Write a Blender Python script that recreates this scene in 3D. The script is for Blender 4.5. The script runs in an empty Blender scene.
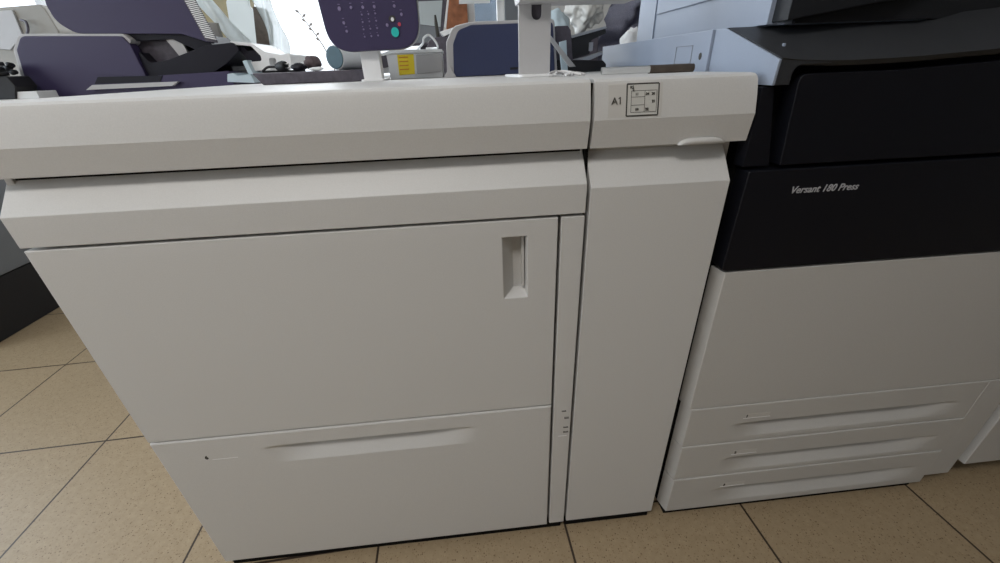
import bpy, bmesh, math, random
from mathutils import Vector, Matrix, noise
random.seed(7)
S = bpy.context.scene
COL = S.collection
PI = math.pi

# ------------------------------------------------------------------ camera
CF = 398.57                                     # focal length in pixels (1000 px wide frame)
CP = Vector((0.5978, -0.5537, 0.9878))
PITCH, ROLL, YAW = 0.4914, -0.03817, -0.07597
_f = Vector((-math.sin(YAW)*math.cos(PITCH), math.cos(YAW)*math.cos(PITCH), -math.sin(PITCH)))
_r = Vector((math.cos(YAW), math.sin(YAW), 0))
_u = _r.cross(_f)
CR = math.cos(ROLL)*_r + math.sin(ROLL)*_u
CU = -math.sin(ROLL)*_r + math.cos(ROLL)*_u
CD = _f
cam_data = bpy.data.cameras.new('camera')
cam_data.sensor_fit = 'HORIZONTAL'
cam_data.sensor_width = 36.0
cam_data.lens = CF*36.0/1000.0
cam_data.clip_start = 0.02
camera = bpy.data.objects.new('camera', cam_data)
m = Matrix((CR, CU, -CD)).transposed().to_4x4()
m.translation = CP
camera.matrix_world = m
COL.objects.link(camera)
S.camera = camera

def at(px, py, Y):
    """point of the place that a photo pixel shows on the plane y = Y"""
    d = CD + CR*((px-500)/CF) - CU*((py-281.5)/CF)
    t = (Y-CP.y)/d.y
    return CP + d*t

# ------------------------------------------------------------------ world, light, exposure
S.view_settings.view_transform = 'Standard'
S.view_settings.look = 'None'
S.view_settings.gamma = 1.0
S.view_settings.use_curve_mapping = False
S.view_settings.exposure = -0.68
w = bpy.data.worlds.new('overcast_sky'); S.world = w
w.use_nodes = True
bg = w.node_tree.nodes['Background']
bg.inputs[0].default_value = (0.86, 0.93, 1.0, 1)
bg.inputs[1].default_value = 3.0

def area(name, loc, target, sx, sy, power, color=(1, 1, 1), spread=180):
    d = bpy.data.lights.new(name, 'AREA'); d.shape = 'RECTANGLE'
    d.size = sx; d.size_y = sy; d.energy = power; d.color = color; d.spread = math.radians(spread)
    o = bpy.data.objects.new(name, d); COL.objects.link(o)
    o.location = loc
    o.rotation_euler = (Vector(target)-Vector(loc)).to_track_quat('-Z', 'Y').to_euler()
    return o
# daylight entering by the windows (just outside each pane) and the ceiling panels
area('daylight_back', (-0.25, 2.72, 1.75), (-0.25, 0, 1.2), 1.7, 1.5, 60, (0.90, 0.95, 1.0))
area('daylight_left_rear', (-2.72, 0.75, 1.65), (0, 0.75, 1.3), 1.9, 1.5, 75, (0.74, 0.87, 1.0))
area('daylight_left_front', (-2.72, -1.9, 1.65), (0, -1.4, 1.0), 1.9, 1.5, 30, (0.93, 0.97, 1.0))
area('ceiling_light_glow', (-0.1, -1.2, 2.72), (-0.1, -1.2, 0), 1.15, 0.55, 42, (1.0, 0.97, 0.94))

# ------------------------------------------------------------------ materials
def nodes(name):
    m = bpy.data.materials.new(name); m.use_nodes = True
    nt = m.node_tree; b = nt.nodes['Principled BSDF']
    return m, nt, b
def plastic(name, col, rough=0.5, grain=0.0, bump=0.0, scale=600, metal=0.0, spec=0.5):
    m, nt, b = nodes(name)
    b.inputs['Base Color'].default_value = (*col, 1)
    b.inputs['Roughness'].default_value = rough
    b.inputs['Metallic'].default_value = metal
    b.inputs['Specular IOR Level'].default_value = spec
    if grain or bump:
        tc = nt.nodes.new('ShaderNodeTexCoord')
        n = nt.nodes.new('ShaderNodeTexNoise'); n.inputs['Scale'].default_value = scale
        n.inputs['Detail'].default_value = 3
        nt.links.new(tc.outputs['Object'], n.inputs['Vector'])
        if grain:
            r = nt.nodes.new('ShaderNodeValToRGB')
            r.color_ramp.elements[0].position = .3; r.color_ramp.elements[1].position = .7
            r.color_ramp.elements[0].color = (*[c*(1-grain) for c in col], 1)
            r.color_ramp.elements[1].color = (*[min(1, c*(1+grain)) for c in col], 1)
            nt.links.new(n.outputs['Fac'], r.inputs['Fac']); nt.links.new(r.outputs['Color'], b.inputs['Base Color'])
        if bump:
            bp = nt.nodes.new('ShaderNodeBump'); bp.inputs['Strength'].default_value = bump
            bp.inputs['Distance'].default_value = 0.0006
            nt.links.new(n.outputs['Fac'], bp.inputs['Height']); nt.links.new(bp.outputs['Normal'], b.inputs['Normal'])
    return m
def film(name, col, alpha, rough=0.15):
    m, nt, b = nodes(name)
    b.inputs['Base Color'].default_value = (*col, 1); b.inputs['Roughness'].default_value = rough
    out = nt.nodes['Material Output']
    t = nt.nodes.new('ShaderNodeBsdfTransparent'); mx = nt.nodes.new('ShaderNodeMixShader')
    mx.inputs[0].default_value = alpha
    nt.links.new(t.outputs[0], mx.inputs[1]); nt.links.new(b.outputs[0], mx.inputs[2])
    nt.links.new(mx.outputs[0], out.inputs['Surface'])
    return m
def translucent(name, col, k):
    m, nt, b = nodes(name)
    b.inputs['Base Color'].default_value = (*col, 1); b.inputs['Roughness'].default_value = .6
    t = nt.nodes.new('ShaderNodeBsdfTranslucent'); t.inputs[0].default_value = (*col, 1)
    mx = nt.nodes.new('ShaderNodeMixShader'); mx.inputs[0].default_value = k
    nt.links.new(b.outputs[0], mx.inputs[1]); nt.links.new(t.outputs[0], mx.inputs[2])
    nt.links.new(mx.outputs[0], nt.nodes['Material Output'].inputs['Surface'])
    return m
MT = {
 'white': plastic('light_grey_plastic', (0.605, 0.597, 0.58), 0.48, 0.03, 0.12),
 'white2': plastic('warm_grey_plastic', (0.52, 0.508, 0.485), 0.5, 0.04, 0.15),
 'dark': plastic('interior_gap_shade', (0.004, 0.004, 0.004), 0.8, 0, 0, 1, 0, .15),  # near black: shade of panel gaps and undersides is put into the colour
 'black': plastic('black_textured_plastic', (0.004, 0.0045, 0.008), 0.5, 0.05, 0.25, 700, 0, .3),
 'scanblack': plastic('dark_scanner_plastic', (0.012, 0.013, 0.016), 0.5, 0.06, 0.3, 700, 0, .4),
 'coverblack': plastic('charcoal_textured_plastic', (0.030, 0.032, 0.036), 0.5, 0.06, 0.3, 700, 0, .4),
 'sidegrey': plastic('daylight_tinted_grey_panel', (0.29, 0.335, 0.42), 0.5, 0.02, 0.1),  # neutral grey panels; the window's bluish light is put into the colour
 'navy': plastic('navy_plastic', (0.033, 0.042, 0.100), 0.45, 0.05, 0.1),
 'plum': plastic('flare_tinted_grey_plastic', (0.036, 0.026, 0.078), 0.5, 0.05, 0.15),  # dark panels; the purple of lens flare is put into the colour
 'flaredark': plastic('flare_tinted_dark_plastic', (0.006, 0.005, 0.012), 0.5, 0, 0, 1, 0, .3),  # darker parts, same purple flare mixed into the colour
 'rim': plastic('pale_grey_rim', (0.50, 0.49, 0.49), 0.45),
 'offwhite': plastic('off_white_plastic', (0.86, 0.86, 0.86), 0.4),
 'paper': plastic('white_paper', (0.82, 0.83, 0.83), 0.8),
 'ink': plastic('dark_ink', (0.045, 0.042, 0.035), 0.7),
 'silverink': plastic('pale_grey_lettering', (0.42, 0.42, 0.44), 0.5),
 'sticker': plastic('translucent_sticker', (0.565, 0.55, 0.52), 0.35),
 'stickerg': plastic('greenish_sticker', (0.565, 0.56, 0.525), 0.4),
 'yellow': plastic('yellow_label', (0.95, 0.72, 0.03), 0.5),
 'orange': plastic('orange_print', (0.75, 0.30, 0.03), 0.5),
 'green': plastic('green_button', (0.03, 0.52, 0.46), 0.35),
 'red': plastic('red_button', (0.5, 0.06, 0.10), 0.4),
 'lilac': plastic('pale_key', (0.24, 0.20, 0.33), 0.4),
 'beige': plastic('beige_plastic', (0.33, 0.31, 0.275), 0.55, 0.03),
 'card': plastic('brown_cardboard', (0.42, 0.36, 0.22), 0.85, 0.06, 0, 60),
 'wood': plastic('reddish_wood', (0.36, 0.13, 0.055), 0.5, 0.25, 0.1, 25),
 'slab': plastic('grey_tray', (0.085, 0.075, 0.095), 0.55, 0.2, 0.1, 80),
 'teal': plastic('teal_end_cap', (0.04, 0.095, 0.125), 0.4, 0.15, 0, 40),
 'brown': plastic('brown_felt', (0.10, 0.075, 0.08), 0.85, 0.3, 0.2, 90),
 'cloth': plastic('grey_cloth', (0.27, 0.27, 0.34), 0.9, 0.15, 0.2, 200),
 'metal': plastic('brushed_metal', (0.55, 0.55, 0.56), 0.35, 0, 0, 1, 0.9),
 'rod': plastic('rolled_taupe_paper', (0.13, 0.105, 0.085), 0.6, 0.2, 0, 60),
 'wall': plastic('white_wall_paint', (0.72, 0.71, 0.68), 0.9, 0.02, 0.05, 80),
 'darkwall': plastic('grey_brown_wall', (0.16, 0.15, 0.14), 0.9, 0.05, 0.05, 80),
 'facade': plastic('blue_grey_facade', (0.10, 0.13, 0.17), 0.8, 0.2, 0, 3),
 'ceil': plastic('ceiling_paint', (0.78, 0.77, 0.75), 0.9),
 'counter': plastic('pale_counter', (0.60, 0.59, 0.57), 0.5),
 'greycab': plastic('grey_machine_panel', (0.20, 0.215, 0.235), 0.5, 0.05, 0.1),
 'rubber': plastic('black_rubber', (0.012, 0.012, 0.014), 0.6),
 'screen': plastic('pale_screen', (0.50, 0.55, 0.56), 0.2),
 'strip': plastic('pale_blue_strip', (0.55, 0.66, 0.72), 0.5),
 'lamp': None,
 'tpaper': translucent('thin_white_sheet', (0.85, 0.88, 0.88), .55),
 'twig': plastic('dry_grey_twig', (0.33, 0.30, 0.28), 0.8, 0.2, 0, 90),
 'film': film('clear_plastic_film', (0.80, 0.86, 0.86), 0.62),
 'bag': film('milky_plastic_bag', (0.80, 0.80, 0.76), 0.9, 0.3),
 'glass': film('window_glass', (0.9, 0.95, 0.95), 0.06, 0.03),
}
def lamp_mat():
    m, nt, b = nodes('lamp_diffuser')
    b.inputs['Base Color'].default_value = (0.9, 0.9, 0.88, 1)
    b.inputs['Emission Color'].default_value = (1, 0.96, 0.9, 1); b.inputs['Emission Strength'].default_value = 2.0
    return m
MT['lamp'] = lamp_mat()

def floor_mat():
    m, nt, b = nodes('speckled_beige_tiles')
    N = nt.nodes.new; L = nt.links.new
    tc = N('ShaderNodeTexCoord'); mp = N('ShaderNodeMapping')
    TS, AL, OX, OY = 0.44822, 0.0388, -0.58491, 0.42733
    mp.vector_type = 'TEXTURE'                      # inverse: world -> tile frame
    mp.inputs['Location'].default_value = (OX, OY, 0)
    mp.inputs['Rotation'].default_value = (0, 0, AL)
    mp.inputs['Scale'].default_value = (TS, TS, 1)
    L(tc.outputs['Object'], mp.inputs['Vector'])
    sx = N('ShaderNodeSeparateXYZ'); L(mp.outputs['Vector'], sx.inputs[0])
    def edge(o):
        f = N('ShaderNodeMath'); f.operation = 'FRACT'; L(o, f.inputs[0])
        s = N('ShaderNodeMath'); s.operation = 'SUBTRACT'; L(f.outputs[0], s.inputs[0]); s.inputs[1].default_value = .5
        a = N('ShaderNodeMath'); a.operation = 'ABSOLUTE'; L(s.outputs[0], a.inputs[0])
        g = N('ShaderNodeMath'); g.operation = 'GREATER_THAN'; L(a.outputs[0], g.inputs[0]); g.inputs[1].default_value = .5-.0058
        return g.outputs[0]
    mx = N('ShaderNodeMath'); mx.operation = 'MAXIMUM'; L(edge(sx.outputs[0]), mx.inputs[0]); L(edge(sx.outputs[1]), mx.inputs[1])
    # per tile tint
    fl = N('ShaderNodeVectorMath'); fl.operation = 'FLOOR'; L(mp.outputs['Vector'], fl.inputs[0])
    wn = N('ShaderNodeTexWhiteNoise'); wn.noise_dimensions = '2D'; L(fl.outputs[0], wn.inputs['Vector'])
    # granite speckle: fine and coarse
    n1 = N('ShaderNodeTexNoise'); n1.inputs['Scale'].default_value = 60; n1.inputs['Detail'].default_value = 4; n1.inputs['Roughness'].default_value = .7
    L(tc.outputs['Object'], n1.inputs['Vector'])
    r1 = N('ShaderNodeValToRGB'); e = r1.color_ramp.elements
    e[0].position = .30; e[0].color = (0.315, 0.235, 0.142, 1); e[1].position = .70; e[1].color = (0.375, 0.287, 0.180, 1)
    L(n1.outputs['Fac'], r1.inputs['Fac'])
    n2 = N('ShaderNodeTexVoronoi'); n2.inputs['Scale'].default_value = 210; L(tc.outputs['Object'], n2.inputs['Vector'])
    r2 = N('ShaderNodeValToRGB'); e = r2.color_ramp.elements
    e[0].position = .22; e[0].color = (0, 0, 0, 1); e[1].position = .42; e[1].color = (1, 1, 1, 1)
    L(n2.outputs['Distance'], r2.inputs['Fac'])
    sc = N('ShaderNodeSeparateColor'); L(n2.outputs['Color'], sc.inputs[0])
    pick = N('ShaderNodeValToRGB'); e = pick.color_ramp.elements; pick.color_ramp.interpolation = 'CONSTANT'
    e[0].position = 0; e[0].color = (.42, .36, .30, 1); e[1].position = .10; e[1].color = (.72, .66, .60, 1)
    k = e.new(.30); k.color = (.85, .80, .74, 1); k = e.new(.55); k.color = (1, 1, 1, 1); k = e.new(.85); k.color = (1.15, 1.15, 1.12, 1)
    L(sc.outputs[0], pick.inputs['Fac'])
    r2m = N('ShaderNodeMix'); r2m.data_type = 'RGBA'; L(r2.outputs[0], r2m.inputs[0]); L(pick.outputs[0], r2m.inputs[6]); r2m.inputs[7].default_value = (1, 1, 1, 1)
    mu = N('ShaderNodeMix'); mu.data_type = 'RGBA'; mu.blend_type = 'MULTIPLY'; mu.inputs[0].default_value = 1.0
    L(r1.outputs[0], mu.inputs[6]); L(r2m.outputs[2], mu.inputs[7])
    hs = N('ShaderNodeHueSaturation'); L(mu.outputs[2], hs.inputs['Color'])
    mr = N('ShaderNodeMapRange'); mr.inputs['To Min'].default_value = .94; mr.inputs['To Max'].default_value = 1.06
    L(wn.outputs['Value'], mr.inputs['Value']); L(mr.outputs[0], hs.inputs['Value'])
    mg = N('ShaderNodeMix'); mg.data_type = 'RGBA'; L(mx.outputs[0], mg.inputs[0]); L(hs.outputs[0], mg.inputs[6]); mg.inputs[7].default_value = (0.045, 0.03, 0.02, 1)
    L(mg.outputs[2], b.inputs['Base Color'])
    b.inputs['Roughness'].default_value = 0.42; b.inputs['Specular IOR Level'].default_value = .35
    return m
MT['floor'] = floor_mat()

# ------------------------------------------------------------------ mesh helpers
def origin(p):
    v = Vector((0, 0, 0))
    while p is not None:
        v += p.location; p = p.parent
    return v
def link(name, bm, mat, parent=None, smooth=False):
    o0 = origin(parent)
    if parent is not None:
        for v in bm.verts: v.co -= o0
    bmesh.ops.recalc_face_normals(bm, faces=bm.faces)
    me = bpy.data.meshes.new(name); bm.to_mesh(me); bm.free()
    if smooth:
        for p in me.polygons: p.use_smooth = True
        if smooth is not True: me.set_sharp_from_angle(angle=smooth)
    me.materials.append(MT[mat] if isinstance(mat, str) else mat)
    o = bpy.data.objects.new(name, me); COL.objects.link(o)
    if smooth and smooth is not True:
        wn_ = o.modifiers.new('weighted_normals', 'WEIGHTED_NORMAL'); wn_.keep_sharp = True
    if parent is not None: o.parent = parent
    return o
def recentre(o):
    """put a single-mesh thing's origin at its base"""
    vs = o.data.vertices
    c = Vector((sum(v.co.x for v in vs)/len(vs), sum(v.co.y for v in vs)/len(vs), min(v.co.z for v in vs)))
    for v in vs: v.co -= c
    o.location = c
def tag(o, label=None, cat=None, group=None, kind=None):
    if label: o['label'] = label
    if cat: o['category'] = cat
    if group: o['group'] = group
    if kind: o['kind'] = kind
    return o
def thing(name, loc, label, cat, group=None):
    o = bpy.data.objects.new(name, None); o.empty_display_size = .05
    o.location = loc; COL.objects.link(o)
    return tag(o, label, cat, group)
def bevel(bm, amt, seg=2, ang=30, filt=None):
    if amt <= 0: return
    bm.normal_update()
    es = [e for e in bm.edges if len(e.link_faces) == 2 and e.calc_face_angle(0) > math.radians(ang) and (filt is None or filt(e))]
    bmesh.ops.bevel(bm, geom=es, offset=amt, segments=seg, profile=.5, affect='EDGES', clamp_overlap=True)
def prism(bm, outline, axis, a, b):
    """outline: list of 2-D points; axis 'x': (y,z), 'y': (x,z), 'z': (x,y)"""
    def P(p, t):
        return {'x': (t, p[0], p[1]), 'y': (p[0], t, p[1]), 'z': (p[0], p[1], t)}[axis]
    A = [bm.verts.new(P(p, a)) for p in outline]; B = [bm.verts.new(P(p, b)) for p in outline]
    n = len(outline)
    bm.faces.new(A); bm.faces.new(list(reversed(B)))
    for i in range(n): bm.faces.new((A[i], B[i], B[(i+1) % n], A[(i+1) % n]))
    bmesh.ops.recalc_face_normals(bm, faces=bm.faces)
def addbox(bm, x0, x1, y0, y1, z0, z1): prism(bm, [(x0, y0), (x1, y0), (x1, y1), (x0, y1)], 'z', z0, z1)
def box(name, x0, x1, y0, y1, z0, z1, mat, parent=None, bev=0.0, seg=2):
    bm = bmesh.new(); addbox(bm, x0, x1, y0, y1, z0, z1); bevel(bm, bev, seg)
    return link(name, bm, mat, parent, math.radians(40) if bev else False)
def pris(name, outline, axis, a, b, mat, parent=None, bev=0.0, seg=2, ang=30, sm=40):
    bm = bmesh.new(); prism(bm, outline, axis, a, b); bevel(bm, bev, seg, ang)
    return link(name, bm, mat, parent, math.radians(sm) if bev else False)
def rounded(pts, rads, n=6):
    """round the corners of a 2-D polygon"""
    out = []; N = len(pts)
    for i, p in enumerate(pts):
        r = rads[i] if isinstance(rads, (list, tuple)) else rads
        p = Vector(p); a = Vector(pts[i-1]); c = Vector(pts[(i+1) % N])
        if r <= 0: out.append(tuple(p)); continue
        da = (a-p).normalized(); dc = (c-p).normalized()
        th = da.angle(dc); t = min(r/math.tan(th/2), (a-p).length*.48, (c-p).length*.48)
        s, e = p+da*t, p+dc*t
        for k in range(n+1):
            u = k/n
            out.append(tuple((1-u)**2*s+2*u*(1-u)*p+u*u*e))
    return out
def addtube(bm, path, r, seg=10, cap=True):
    path = [Vector(p) for p in path]; rings = []
    prev = None
    for i, p in enumerate(path):
        d = (path[min(i+1, len(path)-1)]-path[max(i-1, 0)]).normalized()
        if prev is None:
            a = d.orthogonal().normalized()
        else:
            a = (prev-d*prev.dot(d)).normalized()
        prev = a; b = d.cross(a)
        rr = r[i] if isinstance(r, (list, tuple)) else r
        rings.append([bm.verts.new(p+rr*(math.cos(2*PI*k/seg)*a+math.sin(2*PI*k/seg)*b)) for k in range(seg)])
    for A, B in zip(rings, rings[1:]):
        for k in range(seg): bm.faces.new((A[k], A[(k+1) % seg], B[(k+1) % seg], B[k]))
    if cap: bm.faces.new(list(reversed(rings[0]))); bm.faces.new(rings[-1])
def tube(name, path, r, mat, parent=None, seg=10):
    bm = bmesh.new(); addtube(bm, path, r, seg); return link(name, bm, mat, parent, math.radians(50))
def spline(pts, n=8):
    pts = [Vector(p) for p in pts]; out = []
    for i in range(len(pts)-1):
        p0 = pts[max(i-1, 0)]; p1 = pts[i]; p2 = pts[i+1]; p3 = pts[min(i+2, len(pts)-1)]
        for k in range(n):
            t = k/n
            out.append(.5*((2*p1)+(p2-p0)*t+(2*p0-5*p1+4*p2-p3)*t*t+(3*p1-p0-3*p2+p3)*t**3))
    out.append(pts[-1]); return out
def disc_y(bm, c, rx, rz, y0, y1, n=24):
    prism(bm, [(c[0]+rx*math.cos(2*PI*k/n), c[1]+rz*math.sin(2*PI*k/n)) for k in range(n)], 'y', y0, y1)
def text(name, body, size, x, y, z, mat, parent, shear=0.0, width=None, rise=(0, 1), thick=0.0002, bold=0.0):
    """lettering on a face that looks towards -Y; rise = (dy, dz) of the letters' up direction"""
    cu = bpy.data.curves.new(name, 'FONT'); cu.body = body; cu.size = size; cu.shear = shear; cu.extrude = thick; cu.offset = bold
    cu.resolution_u = 3
    t = bpy.data.objects.new('temporary', cu); COL.objects.link(t)
    bpy.context.view_layer.update()
    me = bpy.data.meshes.new_from_object(t.evaluated_get(bpy.context.evaluated_depsgraph_get()))
    bpy.data.objects.remove(t); bpy.data.curves.remove(cu)
    xs = [v.co.x for v in me.vertices]; k = width/(max(xs)-min(xs)) if width else 1.0; x00 = min(xs)
    bm = bmesh.new(); bm.from_mesh(me); bpy.data.meshes.remove(me)
    for v in bm.verts:
        u, vv, dd = (v.co.x-x00)*k, v.co.y*k, v.co.z
        v.co = (x+u, y+vv*rise[0]-dd, z+vv*rise[1])
    o0 = origin(parent)
    for v in bm.verts: v.co -= o0
    m2 = bpy.data.meshes.new(name); bm.to_mesh(m2); bm.free()
    m2.materials.append(MT[mat])
    o = bpy.data.objects.new(name, m2); COL.objects.link(o); o.parent = parent
    return o
def smooth01(a, b, x):
    t = max(0, min(1, (x-a)/(b-a))); return t*t*(3-2*t)
def linspace(a, b, n): return [a+(b-a)*i/n for i in range(n+1)]
def scoop_panel(name, x0, x1, z0, z1, yf, yb, scoop, mat, parent, bev=.0018, chamfer=0.0):
    """flat front panel with a finger scoop pressed into it: scoop = (sx0, sx1, sz0, sz1, depth, fade)"""
    sx0, sx1, sz0, sz1, D, fade = scoop
    b = bev
    xs = sorted(set([x0, x0+b*.3, x0+b, x0+b*1.3, x1-b*1.3, x1-b, x1-b*.3, x1] + linspace(sx0, sx0+fade, 14) + linspace(sx0+fade, sx1-fade, 12) + linspace(sx1-fade, sx1, 14)))
    h = sz1-sz0
    zs = sorted(set([z0, z0+b*.3, z0+b, z0+b*1.3, z1-b*1.3, z1-b, z1-b*.3, z1] + linspace(sz0, sz1-.2*h, 14) + linspace(sz1-.2*h, sz1, 8)))
    def dep(x, z):
        fx = smooth01(sx0, sx0+fade, x)*(1-smooth01(sx1-fade, sx1, x))
        if z <= sz0 or z >= sz1: return 0
        s = (sz1-z)/h
        p = smooth01(0, .2, s) if s < .2 else (1-(s-.2)/.8)**1.05
        return D*fx*p
    def rnd(x, z):
        d = 0
        for q in (x-x0, x1-x, z-z0, z1-z):
            if q < b: d = max(d, b-math.sqrt(max(0, b*b-(b-q)**2)))
        return d
    bm = bmesh.new(); V = {}
    for i, x in enumerate(xs):
        for j, z in enumerate(zs):
            V[i, j] = bm.verts.new((x, yf+dep(x, z)+rnd(x, z), z))
    nx, nz = len(xs)-1, len(zs)-1
    for i in range(nx):
        for j in range(nz): bm.faces.new((V[i, j], V[i+1, j], V[i+1, j+1], V[i, j+1]))
    ring = [V[i, 0] for i in range(nx)]+[V[nx, j] for j in range(nz)]+[V[i, nz] for i in range(nx, 0, -1)]+[V[0, j] for j in range(nz, 0, -1)]
    back = []
    for v in ring:
        x = v.co.x
        back.append(bm.verts.new((x-chamfer*(x < x0+.3*(x1-x0))*(1 if abs(x-x0) < 1e-6 else 0), yb, v.co.z)))
    n = len(ring)
    for i in range(n): bm.faces.new((ring[i], back[i], back[(i+1) % n], ring[(i+1) % n]))
    bm.faces.new(back)
    return link(name, bm, mat, parent, math.radians(35))

# ------------------------------------------------------------------ setting
RX0, RX1, RY0, RY1, RZ = -2.6, 4.2, -3.2, 2.6, 2.8
def struct(o): o['kind'] = 'structure'; return o
struct(box('floor', RX0-.1, RX1+.1, RY0-.1, RY1+.1, -.05, 0, 'floor'))
struct(box('ceiling', RX0-.1, RX1+.1, RY0-.1, RY1+.1, RZ, RZ+.05, 'ceil'))
struct(box('wall_right', RX1, RX1+.1, RY0, RY1, 0, RZ, 'darkwall'))
struct(box('wall_front', RX0, RX1, RY0-.1, RY0, 0, RZ, 'darkwall'))
def wall_holes(name, axis, p0, p1, a0, a1, holes):
    """wall along an axis ('x' back wall / 'y' left wall) with rectangular openings (u0,u1,z0,z1) in order along it"""
    bm = bmesh.new()
    def slab(u0, u1, z0, z1):
        if u1-u0 < 1e-4 or z1-z0 < 1e-4: return
        if axis == 'x': addbox(bm, u0, u1, p0, p1, z0, z1)
        else: addbox(bm, p0, p1, u0, u1, z0, z1)
    u = a0
    for (h0, h1, z0, z1) in holes:
        slab(u, h0, 0, RZ); slab(h0, h1, 0, z0); slab(h0, h1, z1, RZ); u = h1
    slab(u, a1, 0, RZ)
    return struct(link(name, bm, 'wall'))
BW = [(-2.35, -1.45, .95, 2.4), (-.78, .46, .93, 2.45), (.70, .93, .95, 2.3)]
LW = [(-2.9, -.9, .85, 2.4), (-.2, 1.75, .85, 2.4)]
wall_holes('wall_back', 'x', RY1, RY1+.1, RX0, RX1, BW)
wall_holes('wall_left', 'y', RX0-.1, RX0, RY0, RY1, LW)
wn = 0
def window(axis, u0, u1, z0, z1, mull):
    global wn; wn += 1
    t = struct(bpy.data.objects.new('window_%d' % wn, None)); COL.objects.link(t)
    p = RY1+.05 if axis == 'x' else RX0-.05
    t.location = ((u0+u1)/2, p, z0) if axis == 'x' else (p, (u0+u1)/2, z0)
    fw = .04
    bm = bmesh.new()
    def a(b0, b1, c0, c1, h):
        if axis == 'x': addbox(bm, b0, b1, p-h, p+h, c0, c1)
        else: addbox(bm, p-h, p+h, b0, b1, c0, c1)
    a(u0, u0+fw, z0, z1, .03); a(u1-fw, u1, z0, z1, .03); a(u0+fw, u1-fw, z0, z0+fw, .03); a(u0+fw, u1-fw, z1-fw, z1, .03)
    for q in range(1, mull+1):
        c = u0+(u1-u0)*q/(mull+1); a(c-.02, c+.02, z0+fw, z1-fw, .025)
    link('window_frame', bm, 'offwhite', t)
    bm = bmesh.new(); a(u0+fw*.5, u1-fw*.5, z0+fw*.5, z1-fw*.5, .003)
    link('window_pane', bm, 'glass', t)
    return t
for (a0, a1, z0, z1), k in zip(BW, (1, 0, 0)): window('x', a0, a1, z0, z1, k)
for (a0, a1, z0, z1) in LW: window('y', a0, a1, z0, z1, 1)
struct(box('baseboard_back', RX0, RX1, RY1-.012, RY1, 0, .08, 'offwhite', None, .003))
struct(box('baseboard_left', RX0, RX0+.012, RY0, RY1-.012, 0, .08, 'offwhite', None, .003))
struct(box('baseboard_right', RX1-.012, RX1, RY0, RY1-.012, 0, .08, 'offwhite', None, .003))
struct(box('trim_1', .545, .69, RY1-.03, RY1, .08, 2.4, 'wood', None, .004))
for (x, y, lab) in ((-.1, -1.2, 'white ceiling light panel above the front of the machines'),):
    t = thing('ceiling_light', (x, y, RZ-.05), lab, 'light')
    bm = bmesh.new()
    for (b0, b1, c0, c1) in ((-.62, .62, -.32, -.29), (-.62, .62, .29, .32), (-.62, -.59, -.29, .29), (.59, .62, -.29, .29)):
        addbox(bm, x+b0, x+b1, y+c0, y+c1, RZ-.06, RZ)
    link('frame', bm, 'offwhite', t)
    box('diffuser', x-.59, x+.59, y-.29, y+.29, RZ-.045, RZ-.03, 'lamp', t)

# ------------------------------------------------------------------ 1. the large paper feeder
F = thing('paper_feeder', (.385, .38, 0), 'wide light grey two-drawer paper feeder cabinet at left front, the largest machine', 'paper feeder')
ZT = .9715
box('cabinet', .004, .7675, .034, .75, .055, .885, 'dark', F)
box('side_panel', -.006, .004, .03, .755, .045, .884, 'white', F, .001)
box('side_panel', .7665, .7690, .03, .755, .045, .884, 'white', F, .001)
box('rear_panel', .0, .77, .75, .756, .045, .884, 'white', F, .001)
LIDP = [(.0125, .884), (.0055, .921), (.0098, .945), (.0140, .963), (.0160, .9675), (.020, .9703), (.026, ZT), (.765, ZT), (.765, .886), (.04, .884)]
pris('lid', LIDP, 'x', -.012, .7705, 'white', F, .0008, 2, 50, 12)
BAND = [(0, .7945), (-.0005, .838), (.036, .880), (.041, .8835), (.06, .8835), (.06, .7945)]
pris('upper_cover', BAND, 'x', -.0075, .7703, 'white', F, .0012, 2, 25, 25)
# door with its hand grip
x0, x1, z0, z1 = -.0055, .7300, .4145, .7900
hx0, hx1, hz0, hz1 = .6455, .6835, .6585, .7640
def door_mesh():
    bm = bmesh.new()
    xs = [x0, hx0, hx1, x1]; zs = [z0, hz0, hz1, z1]
    V = [[bm.verts.new((x, 0, z)) for z in zs] for x in xs]
    for i in range(3):
        for j in range(3):
            if (i, j) != (1, 1): bm.faces.new((V[i][j], V[i+1][j], V[i+1][j+1], V[i][j+1]))
    ring = [V[0][0], V[1][0], V[2][0], V[3][0], V[3][1], V[3][2], V[3][3], V[2][3], V[1][3], V[0][3], V[0][2], V[0][1]]
    back = [bm.verts.new((v.co.x, .026, v.co.z)) for v in ring]
    for i in range(12): bm.faces.new((ring[i], back[i], back[(i+1) % 12], ring[(i+1) % 12]))
    # pocket: slanted left wall, upright right wall
    q = [V[1][1], V[2][1], V[2][2], V[1][2]]
    p = [bm.verts.new(c) for c in ((hx0+.018, .024, hz0+.008), (hx1-.0015, .024, hz0+.008), (hx1-.0015, .024, hz1-.004), (hx0+.018, .024, hz1-.004))]
    for i in range(4): bm.faces.new((q[i], q[(i+1) % 4], p[(i+1) % 4], p[i]))
    bm.faces.new(p)
    bm.faces.new(back)
    def outer(e): return all(abs(v.co.y) < 1e-6 for v in e.verts) and (all(abs(v.co.x-x0) < 1e-6 for v in e.verts) or all(abs(v.co.x-x1) < 1e-6 for v in e.verts) or all(abs(v.co.z-z0) < 1e-6 for v in e.verts) or all(abs(v.co.z-z1) < 1e-6 for v in e.verts)) \
        or all(hx0-1e-6 <= v.co.x <= hx1+1e-6 and hz0-1e-6 <= v.co.z <= hz1+1e-6 for v in e.verts)
    bmesh.ops.recalc_face_normals(bm, faces=bm.faces)
    bevel(bm, .0016, 2, 15, outer)
    return bm
door = link('door', door_mesh(), 'white', F, math.radians(30))
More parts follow.
